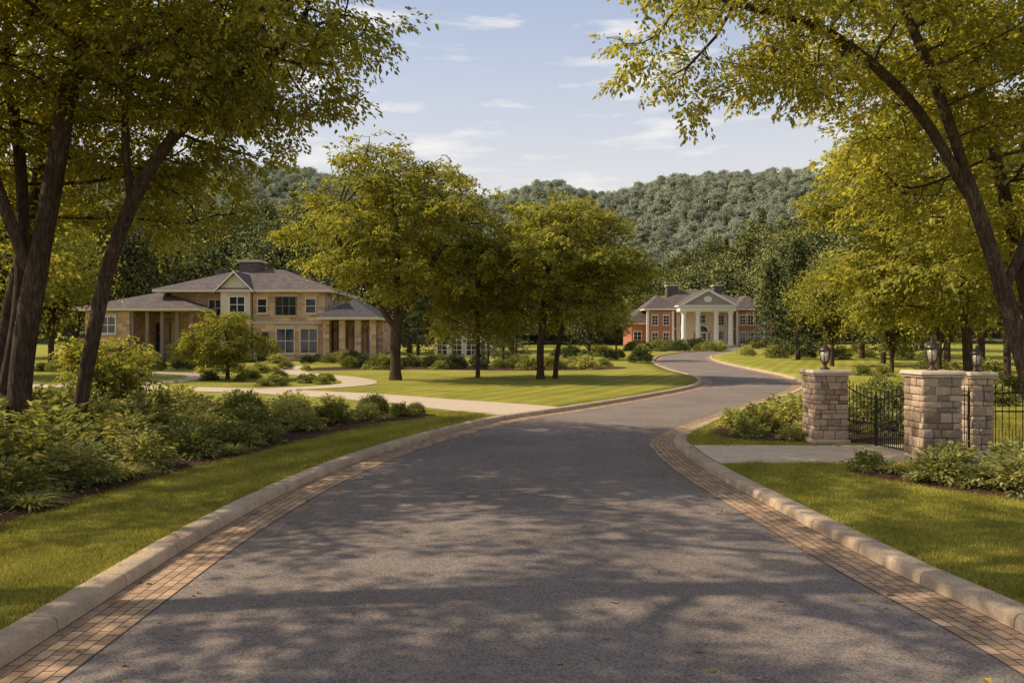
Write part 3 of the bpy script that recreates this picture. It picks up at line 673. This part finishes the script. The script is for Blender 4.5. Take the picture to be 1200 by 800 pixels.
b.hip('roof_front',SHING,X(861),X(893),y0-1.2,y0+9,8.52,11.2,0.7,WHITE); b.hip('roof_front',SHING,X(757),X(788),y0-1.2,y0+9,8.53,11.2,0.7,WHITE)
b.box('brick_walls',BRICK,X(861)+.05,X(893)-.1,y0-1.2,y0-0.003,gz,8.1); b.box('brick_walls',BRICK,X(759),X(787),y0-1.2,y0-0.003,gz,8.1)
for (ua,ub) in ((789,803),(846,856)):
    b.box('chimney',SHING,X(ua),X(ub),y0+6,y0+8,9,13.2); b.box('chimney_cap',CAP,X(ua)-.15,X(ub)+.15,y0+5.85,y0+8.15,13.2,13.5)
b.box('string_course',WHITE,X(764),X(893),y0-0.12,y0-0.004,4.7,4.95)
for u in (766,779,868,877,886):
    b.win(X(u)-0.5,X(u)+0.5,5.5,7.2,y0-1.2,2,3,WHITE); b.win(X(u)-0.5,X(u)+0.5,1.9,4.0,y0-1.2,2,3,WHITE)
for u in (856,): 
    b.win(X(u)-0.4,X(u)+0.4,5.5,7.2,y0,2,3,WHITE); b.win(X(u)-0.4,X(u)+0.4,1.9,4.0,y0,2,3,WHITE)
for u in (749,904): b.win(X(u)-0.7,X(u)+0.7,2.0,4.2,y0+2,2,3,WHITE)
for u in (757.6,787,861.8,892.5): b.box('quoins',WHITE,X(u)-0.2,X(u)+0.2,y0-1.27,y0-0.9,gz,8.1)
pa,pb=X(791),X(853); yf=y0-5
b.box('portico_floor',CAP,pa-0.4,pb+0.4,yf-0.5,y0-0.01,gz-0.5,gz+0.5)
for k in range(3): b.box('portico_steps',CAP,pa+1.5-k*0.3,pb-1.5+k*0.3,yf-0.9-k*0.4,yf-0.5-k*0.4,gz-0.5,gz+0.36-k*0.14)
b.box('entablature',WHITE,pa-0.1,pb+0.1,yf,y0-0.01,7.9,8.75); b.box('cornice',WHITE,pa-0.45,pb+0.45,yf-0.35,y0-0.02,8.752,9.0)
cx=(pa+pb)/2; ap_=12.0
V=np.array([(pa,yf+0.1,9.003),(pb,yf+0.1,9.003),(cx,yf+0.1,ap_-0.35),(pa,y0+6,9.003),(pb,y0+6,9.003),(cx,y0+6,ap_-0.35)]); b.add('tympanum',TYMP,(V,[(0,1,2),(5,4,3)]))
for sg,xa in ((1,pa-0.5),(-1,pb+0.5)):
    V=np.array([(xa,yf-0.4,9.004),(cx,yf-0.4,ap_),(cx,yf-0.4,ap_-0.42),(xa+sg*0.9,yf-0.4,9.004),(xa,yf+0.3,9.004),(cx,yf+0.3,ap_),(cx,yf+0.3,ap_-0.42),(xa+sg*0.9,yf+0.3,9.004)])
    b.add('pediment_rake',WHITE,(V,[(0,3,2,1),(4,5,6,7),(0,1,5,4),(3,7,6,2)]))
    V=np.array([(xa,yf-0.41,9.03),(cx,yf-0.41,ap_+0.03),(cx,y0+8,ap_+0.03),(xa,y0+8,9.03)]); b.add('pediment_roof',SHING,(V,[(0,1,2,3)]))
V=np.array([(cx+0.75*math.cos(a_),yf+0.05,10.1+0.55*math.sin(a_)) for a_ in np.linspace(0,2*math.pi,20,endpoint=False)]); b.add('oculus',WHITE,(V,[tuple(range(20))]))
for k in range(4):
    xc=[pa+0.7,pa+3.3,pb-3.3,pb-0.7][k]
    prof=[(0.62,gz+0.5),(0.62,gz+0.72),(0.52,gz+0.78),(0.47,gz+1.2),(0.46,gz+3),(0.40,7.3),(0.42,7.35),(0.55,7.6),(0.58,7.898)]
    b.add('columns',WHITE,tube([[xc,yf+0.65,h_] for _,h_ in prof],[r_ for r_,_ in prof],16))
b.box('entrance_wall',CREAM,pa+0.2,pb-0.2,y0-0.3,y0-0.011,gz+0.5,7.9)
b.win(cx-0.75,cx+0.75,gz+0.6,3.9,y0-0.3,2,4,WHITE,0.16); 
for dx in (-1.35,1.35): b.win(cx+dx-0.22,cx+dx+0.22,gz+0.8,3.9,y0-0.3,1,4,WHITE,0.08)
V=np.array([(cx+1.15*math.cos(a_),y0-0.36,4.3+1.05*math.sin(a_)) for a_ in np.linspace(0,math.pi,14)]); b.add('fanlight',GLASS,(V,[tuple(range(14))]))
pt=[[cx+1.22*math.cos(a_),y0-0.36,4.3+1.12*math.sin(a_)] for a_ in np.linspace(0,math.pi,14)]; b.add('fanlight_arch',WHITE,tube(pt,[0.13]*14,6))
for dx in (-3.6,3.6): b.win(cx+dx-0.5,cx+dx+0.5,2.2,4.2,y0-0.3,2,3,WHITE); b.win(cx+dx-0.5,cx+dx+0.5,5.5,7.2,y0-0.3,2,3,WHITE)
b.win(cx-0.6,cx+0.6,5.9,7.3,y0-0.3,2,2,WHITE)
b.fin()
# ------------------------------------------------------------------ hero trees
def gg(x,y): return (x,y,float(G(x,y))-0.05)
SDV=(0.6,0.6,0.14)
tree('shade_tree',gg(-10.6,17),[[(-10.6,17,0),(-10.4,17,2.4),(-9.9,17,5.2),(-9.5,17,7.5),(-8.8,16.8,10)],[(-10.2,17,3.6),(-10.8,16.8,5.5),(-11.5,16.5,8)]],
  [(-8.5,16.5,10.2,4.9,4.6,3.2),(-11,17,8,3.2,3.2,3.0,1.2)],84,15,0.23,SPR_GOLD,1850,1.05,sd=SDV)
tree('shade_tree',gg(-9.7,17.6),[[(-9.7,17.6,0),(-9.3,17.5,2.0),(-8.7,17.4,4.4),(-7.7,17.3,6.4),(-6.0,17.1,8.0),(-4.7,17,8.8)],[(-8.3,17.35,5.3),(-8.5,17.5,7.2),(-8.2,17.5,9)]],
  [(-5.9,17.0,9.0,3.1,3.0,1.9),(-7.4,18,6.7,1.9,2.0,1.3)],56,15,0.15,SPR_GOLD,1200,1.0,sd=SDV)
tree('shade_tree',gg(-11.9,18.2),[[(-11.9,18.2,0),(-11.3,18.2,3),(-11.2,18.2,6),(-11.6,18.2,9)]],
  [(-11.5,18.5,9.5,2.8,2.8,2.6),(-9.2,19.5,5.9,1.8,1.6,1.2,1.4)],42,14,0.13,SPR_GOLD,800,1.0,sd=SDV)
tree('shade_tree',gg(-13.6,21),[[(-13.6,21,0),(-13.3,21,3),(-12.6,21,6),(-12.2,21,9)]],
  [(-12,21,9.8,4.5,3.6,4.2),(-14,21,5.5,2.6,2.6,2)],64,15,0.17,SPR_GOLD,1200,1.15,sd=SDV)
tree('shade_tree',gg(11.6,17.3),[[(11.6,17.3,0),(11.0,17.3,2.4),(10.0,17.2,5.4),(9.0,17,8),(8.0,16.8,10)],[(10.1,17.2,5.1),(8.6,17,7.4),(6.6,16.7,8.9),(4.6,16.5,9.4)],[(10.7,17.2,3.6),(11.6,17.2,6),(12.2,17,8.5)]],
  [(8.8,16.5,10.4,5.2,4.3,2.9),(5.4,16.5,9.0,2.6,2.2,1.8,1.5),(11.8,17,8.3,2.8,2.8,2.4)],106,15,0.18,SPR_GOLD,2200,1.05,sd=SDV)
tree('shade_tree',gg(14.6,22),[[(14.6,22,0),(14.3,22,3),(13.7,22,6),(13,22,9)]],
  [(13.0,21.5,9.3,4.8,3.8,4.0),(15,22,5.2,2.4,2.5,1.8)],78,14,0.17,SPR_GOLD,1500,1.2,sd=SDV)
tree('shade_tree',gg(19.5,34),[[(19.5,34,0),(19.4,34,3),(19.0,34,7),(19,34,10)]],
  [(18.8,34,8.2,5.0,4.5,5.0),(16.8,33,5,2.8,2.6,2.2)],100,14,0.2,SPR_MID,1800,1.25,D=0.5,sd=(0.7,0.7,0.2))
# trees standing left of the viewpoint; they dapple the road
for (bx,by,cx_,cy_,cz_,rx_,ry_,rz_,ns,nc) in [(-11.5,7.0,-9.2,8.4,12.3,5.4,4.2,2.2,560,38),(-15,13.0,-12.7,12.6,10.0,4.6,3.0,2.0,400,30),(-15.5,3.5,-13,4.4,9.8,4.6,3.4,2.0,360,30)]:
    tree('shade_tree',gg(bx,by),[[(bx,by,0),(bx+.2,by,3),(bx+(cx_-bx)*.4,by+(cy_-by)*.4,6.5),(cx_,cy_,cz_-0.8)]],
      [(cx_,cy_,cz_,rx_,ry_,rz_)],nc,10,0.22,SPR_GOLD,ns,1.35,D=0.5,sd=(0.55,0.35,0.12))
# central trees
tree('maple_tree',gg(-6.8,46.5),[[(-6.8,46.5,0),(-6.8,46.5,2.6),(-6.7,46.5,5),(-6.7,46.5,8.5)],[(-6.8,46.5,3.0),(-8.6,46.3,6),(-10.2,46.2,8.5)],[(-6.8,46.5,3.4),(-5.2,46.5,6),(-3.8,46.5,8.6)]],
  [(-6.8,46.5,9.2,5.6,5.2,3.7),(-6.7,46.5,11.8,3.4,3.2,2.2),(-4.6,46,6.0,3.0,3.2,1.3)],125,11,0.30,SPR_MID,2300,1.2,D=0.5,sd=(0.8,0.8,0.18))
tree('maple_tree',gg(1.7,47.5),[[(1.7,47.5,0),(1.7,47.5,2.2),(1.9,47.5,4),(2.2,47.5,7)],[(2.6,48.2,0.0),(2.8,48.2,2),(3.5,48.2,5)]],
  [(2.4,47.8,7.0,4.6,4.4,3.3),(3.0,48,9.2,2.8,2.8,1.8),(4.8,47.5,4.6,2.8,2.8,1.6)],112,11,0.21,SPR_MID,2100,1.2,D=0.5,sd=(0.8,0.8,0.18))
tree('ornamental_tree',gg(-2.1,49),[[(-2.1,49,0),(-2.1,49,1.6),(-2.1,49,4)]],[(-2.1,49,4.5,2.0,2.0,2.4)],40,12,0.12,SPR_MID,700,1.0,D=0.4)
tree('ornamental_tree',gg(-16.6,46.5),[[(-16.6,46.5,0),(-16.6,46.5,1.0),(-16.5,46.5,2.2)]],[(-16.6,46.5,2.4,2.5,2.2,1.2),(-16.4,46.5,3.4,1.2,1.2,0.7)],50,12,0.11,SPR_MID,850,0.8,D=0.35,sd=(0.35,0.35,0.2))
tree('ornamental_tree',gg(-13.0,25.5),[[(-13.0,25.5,0),(-13.1,25.5,0.8),(-13.0,25.5,1.6)],[(-12.9,25.5,0.1),(-12.5,25.4,1.3)]],[(-12.9,25.5,1.7,1.0,1.0,0.8)],30,12,0.05,SPR_MID,400,0.7,D=0.2,kill=0.25,sd=(0.2,0.2,0.12))
# ------------------------------------------------------------------ generic trees / forest
def gen_tree(h,rad,ncl,per,ls,conifer=False,low=0.25):
    lp=[]; tp=[tube([[0,0,-1],[0,0,h*0.4],[0.1,0.1,h*0.85]],[h*0.02,h*0.014,h*0.003],6)]
    for _ in range(ncl):
        if conifer:
            t=rng.random()**0.8; z=h*(0.08+0.92*t); r=rad*(1-t)*rng.uniform(0.5,1.05)+0.15; a_=rng.uniform(0,6.28); c=np.array([r*math.cos(a_),r*math.sin(a_),z-0.15*r])
            sdv=np.array([0.35,0.35,0.18])*rad*0.3
        else:
            q=rng.normal(size=3); q/=np.linalg.norm(q); q*=rng.uniform(0.45,1.0); 
            c=np.array([q[0]*rad,q[1]*rad,h*(low+1)/2+q[2]*h*(1-low)/2*0.93]); 
            k=(c[2]/h-low)/(1-low); f=1.12-0.55*k**2; c[:2]*=f; sdv=np.array([1,1,0.5])*rad*0.16
            if rng.random()<0.4: tp.append(tube([[0,0,h*rng.uniform(low*0.6,0.6)],c*[0.5,0.5,1]-[0,0,h*0.05],c],[h*0.007,h*0.004,0.01],4))
        P=c+rng.normal(size=(per,3))*sdv; out=nrm(P-np.array([0,0,c[2]-rad*0.5])); 
        V_,F_,l_=leaves(P,rng.normal(size=(per,3))+[0,0,-0.3],out+rng.normal(0,0.5,(per,3))+[0,0,0.4],ls*rng.uniform(0.7,1.3,per),ls*0.7*rng.uniform(0.7,1.3,per))
        lp.append((V_,F_,np.clip(l_*0.6+rng.random()*0.4,0,1)))
    V,Fa,lv=merge(lp); V2,F2=merge(tp); n=len(Fa)
    mi=np.concatenate([np.zeros(n,int),np.ones(len(F2),int)])
    return mk('gt',np.vstack([V,V2]),np.vstack([Fa,F2+len(V)]),lv=np.concatenate([lv,np.zeros(len(V2))]),mi=mi)
def fcoll(nm,mats,det,ls,per=30):
    obs=[]
    specs=[(13,4.2,False,0.2),(15,4.6,False,0.15),(12,4.6,False,0.22),(17,3.4,True,0.1)]
    for i,(h,r,c,lo) in enumerate(specs):
        me=gen_tree(h,r,det,per,ls,c,lo); me.materials.append(mats[i]); me.materials.append(BARK)
        obs.append(bpy.data.objects.new(f'{nm}_{i}',me))
    return newcoll(obs,nm)
LEAF_F2=leafmat('leaf_forest_warm',(0.13,0.14,0.05),(0.25,0.24,0.078),(0.38,0.345,0.105),0.0,0.7)
FC=fcoll('forest_variants',[LEAF_FOREST,LEAF_FOREST,LEAF_F2,LEAF_FOREST],80,0.55); FC2=fcoll('far_variants',[LEAF_FAR_HAZE]*4,42,0.95,18)
def forest(name,y0,y1,sp,coll,smin,smax,xf=0.66,con=0.15):
    P=[]
    y=y0
    while y<y1:
        x=-xf*y-10
        while x<xf*y+10:
            X_=x+rng.uniform(-.45,.45)*sp; Y_=y+rng.uniform(-.45,.45)*sp
            P.append((X_,Y_,float(T(X_,Y_))))
            x+=sp
        y+=sp
    P=np.array(P); n=len(P); I=np.where(rng.random(n)<con,3,rng.integers(0,3,n))
    scatter(name,P,np.stack([np.zeros(n),np.zeros(n),rng.uniform(0,6.28,n)],1),rng.uniform(smin,smax,n),I,coll); print(name,n)
forest('woodland_trees',178,290,6.8,FC,0.75,1.3,con=0.1)
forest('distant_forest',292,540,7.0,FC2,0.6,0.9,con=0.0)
MT=[]
for i,(h,r,c,lo,mt) in enumerate([(12,4.2,False,0.18,LEAF_MID),(13,4.6,False,0.15,LEAF_FOREST),(12,4.0,False,0.2,LEAF_GOLD),(15,3.2,True,0.05,LEAF_DARK)]):
    me=gen_tree(h,r,190,40,0.26,c,lo); me.materials.append(mt); me.materials.append(BARK); MT.append(me)
def mt(x,y,sc,v):
    nm='conifer_tree' if v==3 else 'broadleaf_tree'
    o=bpy.data.objects.new(nm,MT[v]); COL.objects.link(o); o.location=(x,y,float(G(x,y))); o.rotation_euler=(0,0,random.uniform(0,6.28)); o.scale=(sc,sc,sc*random.uniform(0.9,1.1))
for (u,y,sc,v) in [(150,100,1.5,1),(210,106,1.6,1),(265,108,1.7,1),(330,104,1.5,1),(385,106,1.6,1),(430,100,1.5,1),(480,110,1.5,1),(540,118,1.4,1),(600,120,1.3,1),(655,125,1.2,1),(90,95,1.5,1),(30,90,1.5,1),(-30,85,1.5,1),
   (60,60,1.0,0),(10,48,1.1,0),(-60,50,1.2,0),(490,88,0.6,3),(590,70,0.42,3),(605,72,0.38,3),(572,74,0.4,3),(690,80,0.75,1),(722,122,0.7,0),
   (905,100,0.85,3),(935,82,0.85,3),(948,100,1.3,1),(975,66,0.8,0),(1010,85,1.2,1),(1035,72,0.9,3),(1060,90,1.4,1),(1110,70,1.2,0),(1150,55,1.1,2),(1100,46,0.75,2),(1200,60,1.3,1),(1250,50,1.2,2),(1045,56,0.7,0),(1180,42,0.95,2),
   (920,128,1.4,1),(965,130,1.6,1),(1010,135,1.6,1),(1080,120,1.6,1),(1150,110,1.6,1),(725,172,0.8,1),(748,176,0.9,1),(560,150,1.3,1),(500,150,1.4,1),(620,165,1.1,1),(680,168,1.0,1)]:
    mt((u-600)*y/F,y,sc,v)
# ------------------------------------------------------------------ world, sun, camera
SD=np.array([-0.985,0.05]); SD/=np.linalg.norm(SD); EL=math.radians(42)
w=bpy.data.worlds.new('World'); scene.world=w; w.use_nodes=True; nt=w.node_tree; nt.nodes.clear()
def N(t,**k):
    x=nt.nodes.new(t)
    for a,b in k.items(): setattr(x,a,b)
    return x
L=nt.links
out=N('ShaderNodeOutputWorld'); bg=N('ShaderNodeBackground'); sky=N('ShaderNodeTexSky')
sky.sky_type='NISHITA'; sky.sun_disc=False; sky.sun_elevation=EL; sky.sun_rotation=math.atan2(SD[0],SD[1]); sky.air_density=1.0; sky.dust_density=2.0; sky.ozone_density=1.2
tc=N('ShaderNodeTexCoord'); mp=N('ShaderNodeMapping'); mp.inputs['Scale'].default_value=(2.6,2.6,14); mp.inputs['Location'].default_value=(3.4,1.2,0.6)
n1=N('ShaderNodeTexNoise'); n1.inputs['Scale'].default_value=3.0; n1.inputs['Detail'].default_value=7; n1.inputs['Roughness'].default_value=0.55
rp=N('ShaderNodeValToRGB'); rp.color_ramp.elements[0].position=0.53; rp.color_ramp.elements[0].color=(0,0,0,1); rp.color_ramp.elements[1].position=0.70; rp.color_ramp.elements[1].color=(0.9,0.9,0.9,1)
sz=N('ShaderNodeSeparateXYZ'); L.new(tc.outputs['Generated'],sz.inputs[0])
hz=N('ShaderNodeMapRange'); hz.inputs['From Min'].default_value=0.12; hz.inputs['From Max'].default_value=0.60; hz.inputs['To Min'].default_value=0.96; hz.inputs['To Max'].default_value=0.22; L.new(sz.outputs[2],hz.inputs['Value'])
hc=N('ShaderNodeMapRange'); hc.inputs['From Min'].default_value=0.14; hc.inputs['From Max'].default_value=0.44; L.new(sz.outputs[2],hc.inputs['Value'])
mc=N('ShaderNodeMix',data_type='RGBA'); mc.inputs[6].default_value=(7.4,7.1,6.7,1); mc.inputs[7].default_value=(5.3,6.2,8.2,1); L.new(hc.outputs[0],mc.inputs[0])
m0=N('ShaderNodeMix',data_type='RGBA'); L.new(mc.outputs[2],m0.inputs[7]); L.new(hz.outputs[0],m0.inputs[0]); L.new(sky.outputs[0],m0.inputs[6])
mx=N('ShaderNodeMix',data_type='RGBA'); mx.inputs[7].default_value=(8.0,7.8,7.6,1)
L.new(tc.outputs['Generated'],mp.inputs[0]); L.new(mp.outputs[0],n1.inputs['Vector']); L.new(n1.outputs['Fac'],rp.inputs[0]); L.new(rp.outputs[0],mx.inputs[0]); L.new(m0.outputs[2],mx.inputs[6])
L.new(mx.outputs[2],bg.inputs[0]); bg.inputs[1].default_value=0.118; L.new(bg.outputs[0],out.inputs[0])
sun=bpy.data.lights.new('sun','SUN'); sun.energy=5.0; sun.angle=math.radians(0.5); sun.color=(1.0,0.87,0.65)
so=bpy.data.objects.new('sun',sun); COL.objects.link(so)
d=Vector((SD[0]*math.cos(EL),SD[1]*math.cos(EL),math.sin(EL))); so.rotation_euler=d.to_track_quat('Z','Y').to_euler(); so.location=(-30,-20,40)
cam=bpy.data.cameras.new('camera'); cam.lens=28; cam.sensor_width=36; cam.clip_end=6000; cam.clip_start=0.05
co=bpy.data.objects.new('camera',cam); COL.objects.link(co); co.location=(0,0,H); co.rotation_euler=(math.radians(90),0,0); scene.camera=co
scene.view_settings.view_transform='Standard'; scene.view_settings.look='None'; scene.view_settings.exposure=0
